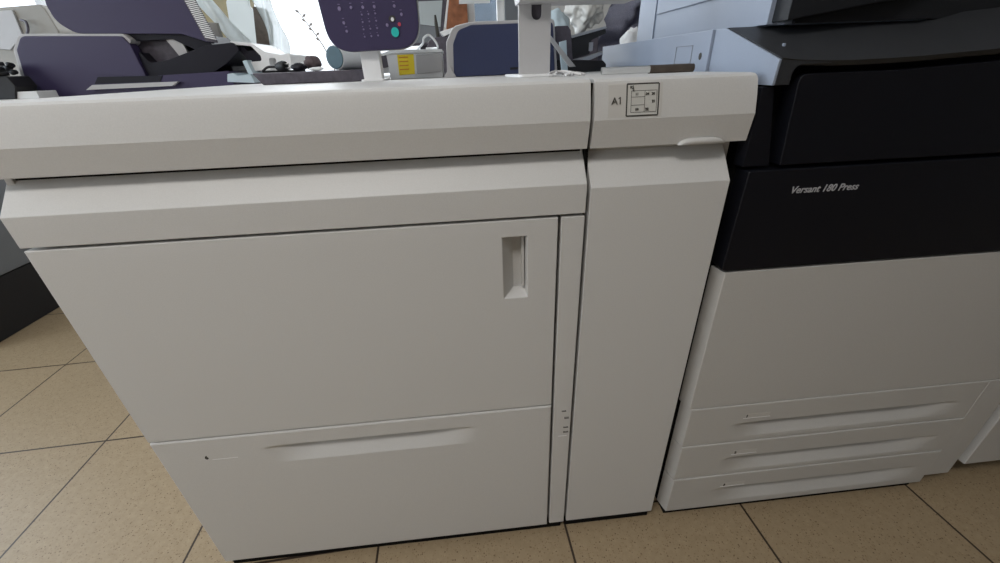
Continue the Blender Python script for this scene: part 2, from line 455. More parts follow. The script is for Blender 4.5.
box('latch_lever', hx1-.0070, hx1-.0025, .014, .0235, hz0+.013, hz1-.006, 'white2', door, .001)
drawer = scoop_panel('drawer', -.0045, .7300, .028, .4115, -.0012, .026, (.175, .59, .331, .379, .021, .10), 'white', F, .0026)
text('tray_number', '6', .012, .0745, -.0014, .3605, 'ink', drawer, bold=.0005)
box('mark_line', .086, .132, -.0016, .001, .3575, .3583, 'offwhite', drawer)
strip = box('side_strip', .7350, .7702, 0, .03, .030, .7900, 'white', F, .0016)
for (sx, sz, sw, sh) in ((.751, .3925, .009, .0035), (.757, .373, .009, .005), (.756, .3475, .010, .004), (.756, .334, .011, .004)):
    bm = bmesh.new()
    addbox(bm, sx, sx+sw, -.0003, .001, sz, sz+sh*.35)
    for k in range(4): addbox(bm, sx+k*sw/4, sx+k*sw/4+sw*.14, -.0003, .001, sz+sh*.45, sz+sh)
    link('printed_mark', bm, 'ink', strip)
box('mark_label', .746, .764, -.0003, .001, .3245, .3258, 'offwhite', strip)
box('contact_shade_block', .002, .765, .008, .74, .002, .0268, 'dark', F)  # added black block stands in for contact shadow below the drawer

# ------------------------------------------------------------------ 2. narrow transport module
A = thing('transport_module', (.883, .38, 0), 'narrow tall light grey cabinet marked A1 between wide feeder and black printer', 'transport module')
AX0, AX1 = .7760, .9935
box('cabinet', AX0+.004, AX1+.002, .036, .75, .055, .885, 'white2', A, .001)
pris('front_panel', [(0, .032), (0, .831), (.036, .8765), (.041, .8835), (.06, .8835), (.06, .032)], 'x', AX0, AX1-.0080, 'white', A, .0012, 2, 25, 25)
box('gap_shade_strip', .7708, .7752, .022, .74, .05, .966, 'dark', A)  # added dark strip paints the shade between the two lids
# lid with a finger scoop in its lower edge
LX0, LX1 = .7755, 1.0005
def lid_mesh():
    bm = bmesh.new()
    xs = sorted(set([LX0, LX0+.001] + linspace(LX0+.02, .901, 4) + linspace(.901, .969, 24) + [LX1-.0012, LX1]))
    prof = LIDP
    rings = []
    for x in xs:
        u = (x-.901)/.068
        up = .0085*(1-(2*u-1)**4)**.8 if 0 < u < 1 else 0
        ring = []
        for i, (y, z) in enumerate(prof):
            xe = x
            if x > LX1-.002:                          # the right end bulges slightly
                K = [(.884, .0030), (.921, .0018), (.945, .001), (.963, 0), (.9703, -.002), (.9716, -.0045)]
                for (za, da), (zb, db) in zip(K, K[1:]):
                    if za <= z <= zb+1e-5: xe = x+da+(db-da)*(z-za)/(zb-za)
            if i == 0: ring.append(bm.verts.new((xe, y-up*.25, z+up)))
            elif i == len(prof)-1: ring.append(bm.verts.new((xe, y, z+up*.3)))
            else: ring.append(bm.verts.new((xe, y, z)))
        rings.append(ring)
    n = len(prof)
    for R0, R1 in zip(rings, rings[1:]):
        for i in range(n): bm.faces.new((R0[i], R1[i], R1[(i+1) % n], R0[(i+1) % n]))
    bm.faces.new(rings[0]); bm.faces.new(list(reversed(rings[-1])))
    bmesh.ops.recalc_face_normals(bm, faces=bm.faces)
    return bm
lid = link('lid', lid_mesh(), 'white', A, math.radians(12))
bm = bmesh.new()
n = 24; vs = []
for k in range(n+1):
    u = k/n; up = .0085*(1-(2*u-1)**4)**.8 if 0 < u < 1 else 0
    x = .901+.068*u
    vs.append([bm.verts.new((x, .0105-up*.25, .8835+up)), bm.verts.new((x, .0055, .8832)), bm.verts.new((x, .016, .8830)), bm.verts.new((x, .018, .8835+up))])
for P0, P1 in zip(vs, vs[1:]):
    for i in range(4): bm.faces.new((P0[i], P1[i], P1[(i+1) % 4], P0[(i+1) % 4]))
bm.faces.new(vs[0]); bm.faces.new(list(reversed(vs[-1])))
bmesh.ops.remove_doubles(bm, verts=bm.verts, dist=1e-6)
tag(link('grip_lip', bm, 'white', lid, True), 'pale crescent lip of the lid')
# sticker on the lid face: points on the lid's front between z .921 and .965
def lidy(z):
    P = [(.0055, .921), (.0098, .945), (.0140, .963), (.0160, .9675)]
    for (ya, za), (yb, zb) in zip(P, P[1:]):
        if z <= zb: return ya+(yb-ya)*(z-za)/(zb-za)
    return .0165
def lid_quad(name, xa, xb, za, zb, off, mat, parent):
    bm = bmesh.new(); zs = sorted([za, zb]+[q for q in (.945, .963) if za < q < zb])
    prism(bm, [(lidy(z)-off, z) for z in zs]+[(lidy(z)+.001, z) for z in reversed(zs)], 'x', xa, xb)
    return link(name, bm, mat, parent)
stk = lid_quad('sticker', .7940, .8680, .9235, .9645, .0002, 'sticker', lid)
lid_quad('diagram_plate', .8185, .8630, .9248, .9638, .0004, 'stickerg', stk)
bm = bmesh.new()
def seg(xa, za, xb, zb, wd, off=.0006):
    if abs(xa-xb) < abs(za-zb):
        zc = sorted([za, zb]+[q for q in (.945, .963) if min(za, zb) < q < max(za, zb)])
        prism(bm, [(lidy(z)-off, z) for z in zc]+[(lidy(z)+.0005, z) for z in reversed(zc)], 'x', xa-wd/2, xa+wd/2)
    else:
        prism(bm, [(lidy(z)-off, z) for z in (za-wd/2, za+wd/2)]+[(lidy(z)+.0005, z) for z in (za+wd/2, za-wd/2)], 'x', xa, xb)
bx0, bx1, bz0, bz1 = .8190, .8625, .925, .9635
for s in ((bx0, bz0, bx0, bz1), (bx1, bz0, bx1, bz1)): seg(*s, .0017)
for s in ((bx0, bz0, bx1, bz0), (bx0, bz1, bx1, bz1)): seg(*s, .0017)
link('diagram_border', bm, 'ink', stk)
bm = bmesh.new()
ix0, ix1, iz0, iz1, im = .8250, .8600, .9292, .9552, .8435
for s in ((ix0, iz0, ix0, iz1), (ix1, iz0, ix1, iz1), (im, iz0, im, iz1), (ix0, iz0, ix1, iz0), (ix0, iz1, ix1, iz1), (ix0, .9478, im, .9478), (ix0, .938, im, .938)): seg(*s, .00055)
link('diagram_lines', bm, 'ink', stk)
for (bd, tx, tz) in (('A', .7980, .9400),): text('letters', bd, .0125, tx, lidy(tz+.004)-.0015, tz, 'ink', stk, rise=(.146, .99), thick=.0005)
bm = bmesh.new()
prism(bm, [(.8099, .9488), (.8075, .9468), (.8078, .9460), (.8101, .9474)], 'y', lidy(.947)-.0008, lidy(.947)+.001)
seg(.8099, .9400, .8099, .9486, .0011, .0008)
link('letters', bm, 'ink', stk)
for (bd, tx, tz, sz) in (('R5', .8230, .9580, .0050), ('2', .8263, .9548, .0050), ('11', .8310, .9497, .0046), ('24', .8447, .9497, .0046), ('20', .8525, .9497, .0046), ('21', .8535, .9405, .0046), ('09', .8310, .9312, .0046), ('22', .8447, .9312, .0046)):
    text('digits', bd, sz, tx, lidy(tz)-.0009, tz, 'ink', stk, rise=(.233, .97) if tz > .944 else (.18, .98), thick=.0003, bold=.0001)
box('contact_shade_block', AX0+.001, .982, .009, .74, .002, .031, 'dark', A)  # added black block makes the shadow line under the narrow cabinet

# ------------------------------------------------------------------ 3. the production printer
P = thing('production_printer', (1.36, .38, 0), 'large black and grey printing press with three bottom paper trays, right of A1 cabinet', 'printer')
PX0, PX1 = 1.0085, 1.766
box('cabinet', PX0+.004, PX1-.004, .034, .70, .055, .96, 'dark', P)
box('side_panel', PX0-.002, PX0+.004, .07, .705, .05, .955, 'white2', P, .001)
box('rear_panel', PX0, PX1, .70, .706, .05, .955, 'white2', P, .001)
DX0, DX1 = 1.0212, 1.690
CH = .0075
def chamf(xa, xb, zc0, zc1): return [(xa-CH, .030), (xa, 0), (xb, 0), (xb, .034), (xa-CH, .034)]
pris('front_door', [(DX0-.003-CH, .030), (DX0-.003, .003), (1.7660, .003), (1.7660, .034), (DX0-.003-CH, .034)], 'z', .3605, .6735, 'white2', P, .0016)
for i, (a, b, sz0, sz1) in enumerate(((.2500, .3592, .264, .3085), (.1425, .2487, .154, .2020), (.0255, .1412, .043, .0960))):
    d = yf = .0015-.0015*i
    d = scoop_panel('paper_tray', DX0, DX1, a, b, yf, .030, (1.120, 1.655, sz0, sz1, .026, .12), 'white2', P, .0022)
    # slanted left cheek of the tray
    pris('tray_cheek', [(DX0-CH, .030), (DX0+.0002, yf+.0008), (DX0+.0002, .030)], 'z', a+.0003, b-.0003, 'white2', d)
    zz = b-(.036, .036, .0385)[i]
    box('mark_plate', 1.146, 1.200, yf-.0003, yf+.001, zz-.002, zz+.009, 'sticker', d)
    text('tray_number', str(i+1), .0095, 1.148, yf-.0005, zz, 'ink', d, bold=.0006)
    box('mark_line', 1.142, 1.202, yf-.0006, yf+.001, zz-.0035, zz-.0027, 'offwhite', d)
pris('corner_column', [(1.6904, .0015), (1.759, .0015), (1.766, .012), (1.766, .034), (1.6904, .034)], 'z', .046, .3592, 'white2', P, .0015)
# black front cover
FC = rounded([(1.0095, .6765), (1.766, .6765), (1.766, .8415), (1.0135, .8415)], [.011, 0, 0, .003], 3)
cover = pris('front_cover', FC, 'y', .002, .034, 'black', P, .0025, 3, 45)
tag(cover, 'black lower front cover with printed name')
text('name_lettering', 'Versant 180 Press', .0145, 1.0895, .0016, .8045, 'silverink', cover, shear=.25, width=.109, bold=.00025)
# black pillar and upper door
tag(pris('left_pillar', [(1.0068, .846), (1.0490, .846), (1.0245, .953), (1.0068, .953)], 'y', .010, .034, 'black', P, .002), 'black corner pillar')
UD = rounded([(1.0600, .8475), (1.766, .8475), (1.766, .9745), (1.40, .9765), (1.20, .9675), (1.0515, .9675)], [.002, 0, 0, .1, .1, .012], 6)
tag(pris('upper_door', UD, 'y', .004, .034, 'black', P, .003, 3, 45), 'black upper front door')
# shoulder: dark sloped top cover over grey side panels tinted daylight blue
tag(pris('side_cover', [(.0005, .955), (-.001, .9855), (.136, 1.0305), (.160, 1.0305), (.160, .955)], 'x', 1.0125, 1.0165, 'sidegrey', P, .001), 'daylight-tinted grey side cover with slanted front')
sp = pris('rear_side_cover', [(.162, .956), (.162, 1.0305), (.710, 1.0305), (.710, .956)], 'x', 1.0085, 1.0165, 'sidegrey', P, .001)
tag(sp, 'long daylight-tinted grey side cover')
bm = bmesh.new(); n = 16
prism(bm, [(.186+.0045*math.cos(2*PI*k/n), .994+.0055*math.sin(2*PI*k/n)) for k in range(n)], 'x', 1.0080, 1.0087)
link('screw_hole', bm, 'ink', sp)
bm = bmesh.new()
for (a0, a1, c0, c1) in ((.215, .275, 1.0105, 1.0115), (.215, .2165, .983, 1.0115), (.2735, .275, .983, 1.0115), (.215, .275, .983, .984)): addbox(bm, 1.0078, 1.009, a0, a1, c0, c1)
link('access_plate', bm, 'greycab', sp)
box('top_deck', 1.0168, PX1, .13, .71, .955, 1.0300, 'coverblack', P)
bm = bmesh.new()
fr = [(1.0168, .987), (1.05, .9838), (1.084, .9822), (1.115, .9816), (1.137, .9818), (1.175, .9822), (1.211, .9832), (1.26, .9855), (1.324, .9885), (1.375, .9905), (1.45, .993), (1.55, .996), (1.766, 1.0)]
fr = [(x, -.0005, z) for x, z in fr]
cr = [(1.150, .014, .9895), (1.192, .046, 1.0050), (1.238, .084, 1.0205), (1.290, .114, 1.0325)]
tl = [(1.0168, .132, 1.0305), (1.12, .122, 1.0305), (1.20, .116, 1.0310)]
tr = [(1.36, .093, 1.039), (1.45, .093, 1.046), (1.55, .093, 1.052), (1.766, .093, 1.060)]
mk = lambda L: [bm.verts.new(p) for p in L]
FRv, CRv, TLv, TRv = mk(fr), mk(cr), mk(tl), mk(tr)
# left slope, then the lighter facet right of the crease
for tri in ((FRv[0], FRv[1], TLv[0]), (FRv[1], FRv[2], TLv[0]), (FRv[2], TLv[1], TLv[0]), (FRv[2], FRv[3], TLv[1]), (FRv[3], FRv[4], CRv[0]), (FRv[3], CRv[0], CRv[1], TLv[1]),
            (CRv[1], CRv[2], TLv[2], TLv[1]), (CRv[2], CRv[3], TLv[2])): bm.faces.new(tri)
for quad in ((FRv[4], FRv[5], CRv[0]), (FRv[5], FRv[6], CRv[1], CRv[0]), (FRv[6], FRv[7], CRv[2], CRv[1]), (FRv[7], FRv[8], CRv[3], CRv[2]), (FRv[8], FRv[9], TRv[0], CRv[3]),
             (FRv[9], FRv[10], TRv[1], TRv[0]), (FRv[10], FRv[11], TRv[2], TRv[1]), (FRv[11], FRv[12], TRv[3], TRv[2])): bm.faces.new(quad)
top = TLv+[CRv[3]]+TRv
ring = FRv+list(reversed(top))
low = []
for v in ring:
    f = v.co.y < .01
    low.append(bm.verts.new((v.co.x, .004 if f else .16, v.co.z-.006 if f else .975)))
n = len(ring)
for i in range(n): bm.faces.new((ring[i], low[i], low[(i+1) % n], ring[(i+1) % n]))
k = len(FRv)
for i in range(k-1):
    pass
bm.faces.new(low)
sh = link('shoulder_cover', bm, 'coverblack', P, math.radians(14))
CB = [(1.0168, .9865), (1.0168, .955), (1.0370, .955)]+[(1.0490-.012*math.cos(a*PI/12), .967+.0115*math.sin(a*PI/12)) for a in range(0, 7)]+[(1.09, .9793), (1.09, .9815), (1.05, .9835)]
pris('corner_block', CB, 'y', .0005, .033, 'coverblack', sh, .0008)
tag(sh, 'charcoal sloping top cover')
box('latch_tab', 1.0520, 1.0550, .050, .054, 1.0010, 1.0050, 'sidegrey', sh, .0006)
# scanner unit on top
UX = 1.062
tag(box('scanner_lower_front', UX+.03, 1.70, .094, .0995, 1.0310, 1.238, 'scanblack', P, .001), 'dark lower front of the upper unit')
u1 = pris('scanner_base', [(UX, .167), (UX, .60), (1.70, .60), (1.70, .10), (UX+.02, .10), (UX+.006, .115)], 'z', 1.0300, 1.24, 'sidegrey', P, .002)
tag(u1, 'daylight-tinted grey raised side of the upper unit')
box('side_plate', UX-.0035, UX, .262, .497, 1.083, 1.225, 'sidegrey', u1, .001)
box('corner_cover', UX-.003, UX+.02, .107, .160, 1.031, 1.235, 'sidegrey', u1, .001)
box('rear_cover', UX-.003, UX+.02, .505, .598, 1.031, 1.235, 'sidegrey', u1, .001)
fz = [(774, 22), (800, 17.5), (818, 14), (857, 6), (886, 1.5)]
fp = [(at(a, b, .098).x, at(a, b, .098).z) for a, b in fz]
tag(pris('scanner_front', [(UX+.004, fp[0][1]-.0005)]+fp[1:]+[(1.30, 1.098), (1.45, 1.110), (1.70, 1.118), (1.70, 1.245), (UX+.004, 1.245)], 'y', .075, .125, 'scanblack', P, .002), 'charcoal front of the upper unit')
box('contact_shade_block', 1.024, 1.68, .009, .69, .002, .0248, 'dark', P)  # added black block as contact shadow beneath the trays

# ------------------------------------------------------------------ 4. finisher at the right edge
E_ = thing('finisher', (2.02, .38, 0), 'light grey finisher cabinet at the right edge past the paper trays', 'finisher')
box('cabinet', 1.7885, 2.37, .032, .70, .075, 1.02, 'white2', E_, .002)
box('front_door', 1.786, 2.372, 0, .030, .0745, .70, 'white2', E_, .003)
box('front_cover', 1.786, 2.372, 0, .030, .705, .98, 'black', E_, .003)
box('base', 1.81, 2.34, .06, .66, .0, .0745, 'dark', E_)

# ------------------------------------------------------------------ things behind: helpers
def px(pts, Y): return [(at(a, b, Y).x, at(a, b, Y).z) for a, b in pts]
def pxz(pts, Y, zb):
    """outline from pixels on plane y = Y; points given as (px, None) stand on height zb"""
    out = []
    for a, b in pts:
        if b is None:
            lo, hi = 40.0, 140.0
            for _ in range(40):
                mid = (lo+hi)/2
                if at(a, mid, Y).z > zb: lo = mid
                else: hi = mid
            b = lo
        p = at(a, b, Y); out.append((p.x, p.z))
    return out
CT = .955                                         # counter top height
TOP = ZT                                          # top of the feeder
t = thing('counter', (0.2, 1.35, 0), 'long pale counter behind the machines, under the back window', 'counter')
box('worktop', -1.15, 1.65, .84, 1.9, CT-.035, CT, 'counter', t, .003)
for (lx, ly) in ((-.80, .89), (1.6, .89), (-.80, 1.85), (1.6, 1.85)): box('leg', lx-.025, lx+.025, ly-.025, ly+.025, 0, CT-.035, 'metal', t, .003)
box('stretcher', -.775, 1.575, 1.83, 1.87, .2, .24, 'metal', t, .003)

# ---- flare-tinted desktop printer at the left, on the counter
Y = .95
T = thing('desktop_printer', (-.40, 1.1, CT), 'flare-tinted dark grey desktop printer with raised lid, at the left on the counter', 'printer')
zb = CT
fpan = rounded(pxz([(30, None), (16, 50), (20, 36), (121, 36), (131, 46), (147, 78), (146, None)], Y, zb), [0, .012, .03, .012, .01, .004, 0], 6)
body = pris('front_panel', fpan, 'y', Y, Y+.035, 'plum', T, .003)
rimo = rounded(pxz([(25, None), (11, 50), (15, 33.5), (121, 33.5), (131, 41), (120, 52), (100, 60), (60, 92), (60, None)], Y, zb), [0, .012, .035, .012, .01, .0, 0, 0, 0], 6)
tag(pris('rim', rimo, 'y', Y+.006, Y+.05, 'rim', T, .003), 'pale grey rim')
box('body', at(34, 80, Y).x, at(226, 80, Y).x, Y+.06, Y+.26, CT+.012, CT+.075, 'flaredark', T, .006)
foot = box('foot', at(34, 80, Y).x+.02, at(34, 80, Y).x+.06, Y+.06, Y+.1, CT, CT+.012, 'rubber', T, .003)
box('foot', at(215, 80, Y).x-.04, at(215, 80, Y).x, Y+.06, Y+.1, CT, CT+.012, 'rubber', T, .003)
up = rounded(px([(34, -40), (46, 5), (56, 22), (76, 33.5), (182, 34), (210, 43), (183, 0), (160, -40)], Y+.02), [0, .03, .06, .05, .01, .004, 0, 0], 6)
upper = pris('upper_unit', up, 'y', Y+.02, Y+.055, 'plum', T, .004)
vn = rounded(px([(182, -4), (206, 41), (218, 43), (193, -4)], Y+.015), [0, .002, .002, 0], 2)
vent = pris('vent_cover', vn, 'y', Y+.012, Y+.020, 'slab', upper, .001)
for k in range(18):
    u = (k+.5)/18
    a, b = 184+(206-184)*u, 0+(40-0)*u-2
    q = px([(a, b-.55), (a+11.3, b+1.9), (a+11.3, b+3.0), (a, b+.55)], Y+.012)
    tag(pris('slat', q, 'y', Y+.008, Y+.0125, 'offwhite', vent), 'white vent slat')
tag(pris('roller_housing', rounded(px([(133, 40), (172, 38), (184, 50), (188, 57), (160, 63), (146, 62)], Y+.05), .006, 4), 'y', Y+.05, Y+.25, 'slab', T, .003), 'grey roller housing')
tag(pris('guide_plate', rounded(px([(166, 39), (180, 36), (189, 54), (181, 57), (172, 46)], Y+.04), .004, 4), 'y', Y+.035, Y+.045, 'rim', T, .001), 'pale guide plate')
tray = pris('output_tray', rounded(px([(138, 50), (150, 63), (168, 60), (205, 45.5), (232, 42.5), (240, 50), (226, 64), (214, 72), (144, 77)], Y+.01), [.005, .015, .015, .02, .006, .01, .01, .01, .005], 5), 'y', Y+.01, Y+.25, 'flaredark', T, .003)
pris('base_drawer', rounded(pxz([(94, 76), (150, 76), (228, 71), (233, 80), (233, None), (94, None)], Y-.01, CT), .003, 3), 'y', Y-.006, Y+.25, 'plum', T, .002)
tag(pris('drawer_edge', px([(86, 90), (92, 85), (178, 81.5), (172, 86)], Y-.02), 'y', Y-.02, Y-.007, 'rim', T), 'white edge of the bottom drawer')
tag(pris('drawer_slot', px([(97, 77), (162, 75.5), (160, 81.5), (94, 84)], Y-.01), 'y', Y-.0075, Y-.004, 'flaredark', T), 'dark slot above the drawer edge')
br = pris('side_bracket', rounded(px([(226, 82), (226, 74), (232, 73), (236, 76), (249, 74), (254, 83)], Y-.02), .002, 3), 'y', Y-.012, Y+.12, 'strip', T, .001)
tag(br, 'pale bracket at the right end')
tag(pris('side_arm', rounded(px([(243, 61), (247, 60), (254, 74), (249, 74)], Y), .002, 3), 'y', Y-.005, Y+.1, 'strip', T, .001), 'pale side arm')
tag(pris('end_cover', rounded(px([(232, 42), (238, 43), (246, 51), (254, 50), (264, 60), (263, 61), (255, 61), (259, 73), (249, 66), (243, 56)], Y+.02), .004, 3), 'y', Y+.03, Y+.25, 'flaredark', T, .001), 'dark end cover')
tag(pris('cover_shell', rounded(px([(230, 41), (252, 43), (266, 52), (282, 55), (291, 53), (293, 68), (278, 69), (277, 58), (270, 58), (272, 70), (253, 71), (250, 62), (263, 61), (262, 56), (252, 46), (236, 45)], Y+.03), .006, 3), 'y', Y+.02, Y+.2, 'offwhite', T, .002), 'white shell of the end cover')

pris('underside_shade_plate', rounded(px([(118, 33), (200, 34), (213, 45), (196, 50), (172, 39), (150, 40.5), (134, 41)], Y+.03), .003, 3), 'y', Y+.03, Y+.2, 'flaredark', T, .001)  # dark plate painted in as shade under the upper unit
# ---- papers, card and plastic packaging behind it
def standing(name, pts, Y0, Y1, mat, label, cat, group=None, bev=.001, rad=0):
    q = px(pts, Y0)
    if rad: q = rounded(q, rad, 4)
    o = pris(name, q, 'y', Y0, Y1, mat, None, bev)
    recentre(o); tag(o, label, cat, group); return o
def pxstand(pts, Y, zb): return pxz(pts, Y, zb)
o = pris('cardboard_box', pxz([(205, None), (196, -30), (228, -30), (240, 40), (243, None)], 1.55, CT), 'y', 1.55, 1.75, 'card', None, .002); recentre(o)
tag(o, 'olive brown cardboard box standing behind the white sheets', 'box')
o = pris('foam_board', pxz([(240, None), (226, 2), (233, -20), (246, -12), (249, 6), (256, 14), (262, 30), (270, 55), (272, None)], 1.42, CT), 'y', 1.42, 1.435, 'tpaper', None, .001); recentre(o)
tag(o, 'large white sheet board leaning upright behind the flare-tinted printer', 'board')
o = pris('picture_frame', pxz([(206, None), (202, 22), (216, 22.5), (222, 41), (228, None)], 1.25, CT), 'y', 1.25, 1.27, 'beige', None, .002); recentre(o)
tag(o, 'small grey beige framed panel standing by the vent slats', 'frame')
def filmsheet(name, rails0, rails1, mat, label, cat, amp=.012, seed=0, n=26, m=10, base=None):
    """crumpled sheet between two 3-D polylines"""
    a = spline(rails0, 8); b = spline(rails1, 8)
    bm = bmesh.new(); V = []
    N = len(a)-1
    for i in range(N+1):
        row = []
        for j in range(m+1):
            u = j/m; p = a[i].lerp(b[i], u)
            d = noise.noise(Vector((p.x*16+seed, p.z*9, p.y*16)))*amp + amp*.6*math.sin(u*9+i*.35+seed)
            q = Vector((p.x, p.y+d, p.z))
            if base: q.z = max(q.z, base)
            row.append(bm.verts.new(q))
        V.append(row)
    for i in range(N):
        for j in range(m): bm.faces.new((V[i][j], V[i+1][j], V[i+1][j+1], V[i][j+1]))
    bmesh.ops.solidify(bm, geom=bm.faces[:], thickness=.0012)
    o = link(name, bm, mat, None, True); recentre(o); return tag(o, label, cat)
def A3(a, b, Y): p = at(a, b, Y); return (p.x, p.y, p.z)
filmsheet('plastic_sleeve', [A3(183, -12, 1.33), A3(203, 10, 1.32), A3(224, 34, 1.30), A3(238, 50, 1.28), A3(240, 82, 1.28)],
          [A3(199, -16, 1.36), A3(222, 12, 1.36), A3(243, 33, 1.34), A3(256, 48, 1.33), A3(268, 80, 1.32)], 'tpaper', 'white crumpled plastic sleeve sloping down to the flare-tinted printer', 'plastic sleeve', .012, 3)
o = pris('narrow_panel', pxz([(263, None), (255, 7), (266, 9), (272, 25), (275, None)], 1.36, CT), 'y', 1.34, 1.37, 'rod', None, .001); recentre(o)
tag(o, 'narrow grey panel standing inside clear plastic left of the bright window', 'panel')
filmsheet('clear_wrap', [A3(244, -14, 1.29), A3(256, 6, 1.29), A3(266, 30, 1.28), A3(272, 52, 1.27), A3(274, 84, 1.27)],
          [A3(268, -14, 1.30), A3(272, 8, 1.30), A3(282, 26, 1.29), A3(289, 46, 1.28), A3(290, 84, 1.28)], 'film', 'crumpled clear plastic wrap around the narrow grey panel', 'plastic wrap', .016, 9)

# ---- beige office machine and cable bundle at the far left
o = thing('office_scanner', (at(28, 60, 1.35).x, 1.45, CT), 'beige office machine at the far left edge behind the flare-tinted printer', 'office machine')
xl, xr = -1.14, at(60, 40, 1.32).x
pris('body', rounded(pxz([(-20, None), (-22, 62), (-8, 8), (42, 4), (58, 30), (66, 62), (66, None)], 1.32, CT), [0, .01, .02, .02, .03, .02, 0], 5), 'y', 1.32, 1.62, 'beige', o, .004)
pris('slanted_face', rounded(px([(-10, 48), (-6, 12), (14, 10), (24, 35), (12, 50)], 1.32), .006, 4), 'y', 1.313, 1.321, 'rim', o, .002)
bm = bmesh.new(); addtube(bm, spline([A3(21, 20, 1.31), A3(26, 22, 1.30), A3(28, 29, 1.30), A3(27, 34, 1.31)], 6), .004, 8)
link('release_catch', bm, 'slab', o, True)
o = thing('power_adapter', (at(10, 84, .92).x, .95, CT), 'black power adapter with coiled cable at the far left edge of the counter', 'adapter')
pris('body', rounded(pxz([(-14, None), (-10, 78), (18, 76), (27, 86), (27, None)], .9, CT), .006, 4), 'y', .865, .935, 'rubber', o, .006)
bm = bmesh.new()
for k, (rr, dz) in enumerate(((.045, .010), (.040, .019), (.046, .028))):
    c = at(-6, 80, .90)
    addtube(bm, [(c.x+rr*1.3*math.cos(2*PI*i/28), c.y+rr*math.sin(2*PI*i/28), c.z+.006+dz+.006*math.sin(2*PI*i/28+k)) for i in range(28)], .0055, 8)
link('cable', bm, 'rubber', o, True)
o = pris('paper_sheet', [(at(10, 95, .87).x, .87), (at(38, 95, .87).x, .87), (at(40, 95, .87).x, .93), (at(26, 95, .87).x, .93)], 'z', CT, CT+.019, 'paper', None, .001); recentre(o)
tag(o, 'white paper pad under the left corner of the flare-tinted printer', 'paper')

# ---- grey tray on the feeder with small things on it
Y = .50
xa, xb = at(262, 82, Y).x, at(366, 81, Y).x
th = .0245
o = pris('flat_tray', [(xa, TOP), (xb, TOP), (xb+.004, TOP+th), (xa-.018, TOP+th)], 'y', Y, .70, 'slab', None, .003); recentre(o)
tag(o, 'flat dark grey tray lying on top of the wide feeder', 'tray')
ST = TOP+th
def rollthing():
    c = at(334, 55.5, Y+.02); r = .0255
    ax = Vector((.42, .9, 0)).normalized()
    z = ST+r+.0003
    p0 = Vector((c.x, Y+.025, z)); t = thing('paper_roll', (p0.x, p0.y, ST), 'small roll with round teal end cap on the grey tray', 'roll')
    bm = bmesh.new(); addtube(bm, [p0, p0+ax*.003, p0+ax*.09], [r*.97, r, r], 28); link('wound_paper', bm, 'offwhite', t, math.radians(40))
    bm = bmesh.new(); addtube(bm, [p0-ax*.003, p0-ax*.002, p0+ax*.001], [r*.84, r*.90, r*.90], 28); tag(link('end_cap', bm, 'teal', t, math.radians(40)), 'teal end cap')
rollthing()
def lump(name, c, rx, ry, rz, mat, label, cat, amp=.25, fr=60, seed=0, sub=3, group=None, rest=None):
    bm = bmesh.new(); bmesh.ops.create_icosphere(bm, subdivisions=sub, radius=1)
    for v in bm.verts:
        n = noise.noise(Vector((v.co.x*rx*fr+seed, v.co.y*ry*fr, v.co.z*rz*fr)))+.5*noise.noise(Vector((v.co.x*rx*fr*2.3+seed, v.co.y*ry*fr*2.3+5, v.co.z*rz*fr*2.3)))
        v.co *= 1+amp*n
        v.co = Vector((v.co.x*rx, v.co.y*ry, v.co.z*rz))
    zmin = min(v.co.z for v in bm.verts)
    cz = (rest-zmin) if rest is not None else c[2]
    for v in bm.verts: v.co += Vector((c[0], c[1], cz))
    o = link(name, bm, mat, None, True); recentre(o); return tag(o, label, cat, group)
c = at(312, 60, Y+.06); lump('felt_ball', (c.x, Y+.06, 0), .020, .017, .0165, 'brown', 'brown round crumpled ball on the grey tray beside the teal roll', 'ball', .18, 90, 2, 3, None, ST)
c = at(299, 67, Y+.03); lump('cable_clump', (c.x, Y+.03, 0), .016, .012, .0085, 'flaredark', 'low dark clump on the grey tray left of the brown ball', 'clump', .3, 120, 5, 3, None, ST)
c = at(316, 68, Y+.012); lump('crumpled_wrapper', (c.x, Y+.012, 0), .017, .008, .004, 'paper', 'small white crumpled wrapper in front of the brown ball', 'wrapper', .35, 120, 8, 3, None, ST)
# plug with cable
c = at(281, 66, Y+.05)
t = thing('mains_plug', (c.x, Y+.05, ST), 'black mains plug with bent cable at the left end of the grey tray', 'plug')
bm = bmesh.new(); addtube(bm, [(c.x-.012, Y+.05, ST+.0115), (c.x-.004, Y+.05, ST+.012), (c.x+.008, Y+.045, ST+.0125), (c.x+.013, Y+.043, ST+.0125)], [.006, .0095, .0115, .010], 14); link('body', bm, 'rubber', t, math.radians(40))
bm = bmesh.new()
for dz in (-.004, .004): addtube(bm, [(c.x+.012, Y+.043, ST+.0125+dz), (c.x+.022, Y+.040, ST+.0125+dz)], .0018, 8)
tag(link('pin', bm, 'metal', t, True), 'metal plug pins')
tube('cable', spline([(c.x-.012, Y+.05, ST+.0115), (c.x-.03, Y+.052, ST+.012), (c.x-.042, Y+.052, ST+.006), (c.x-.046, Y+.06, ST+.003), (c.x-.03, Y+.11, ST+.003), (c.x+.02, Y+.15, ST+.003)], 8), .0025, 'rubber', t, 8)
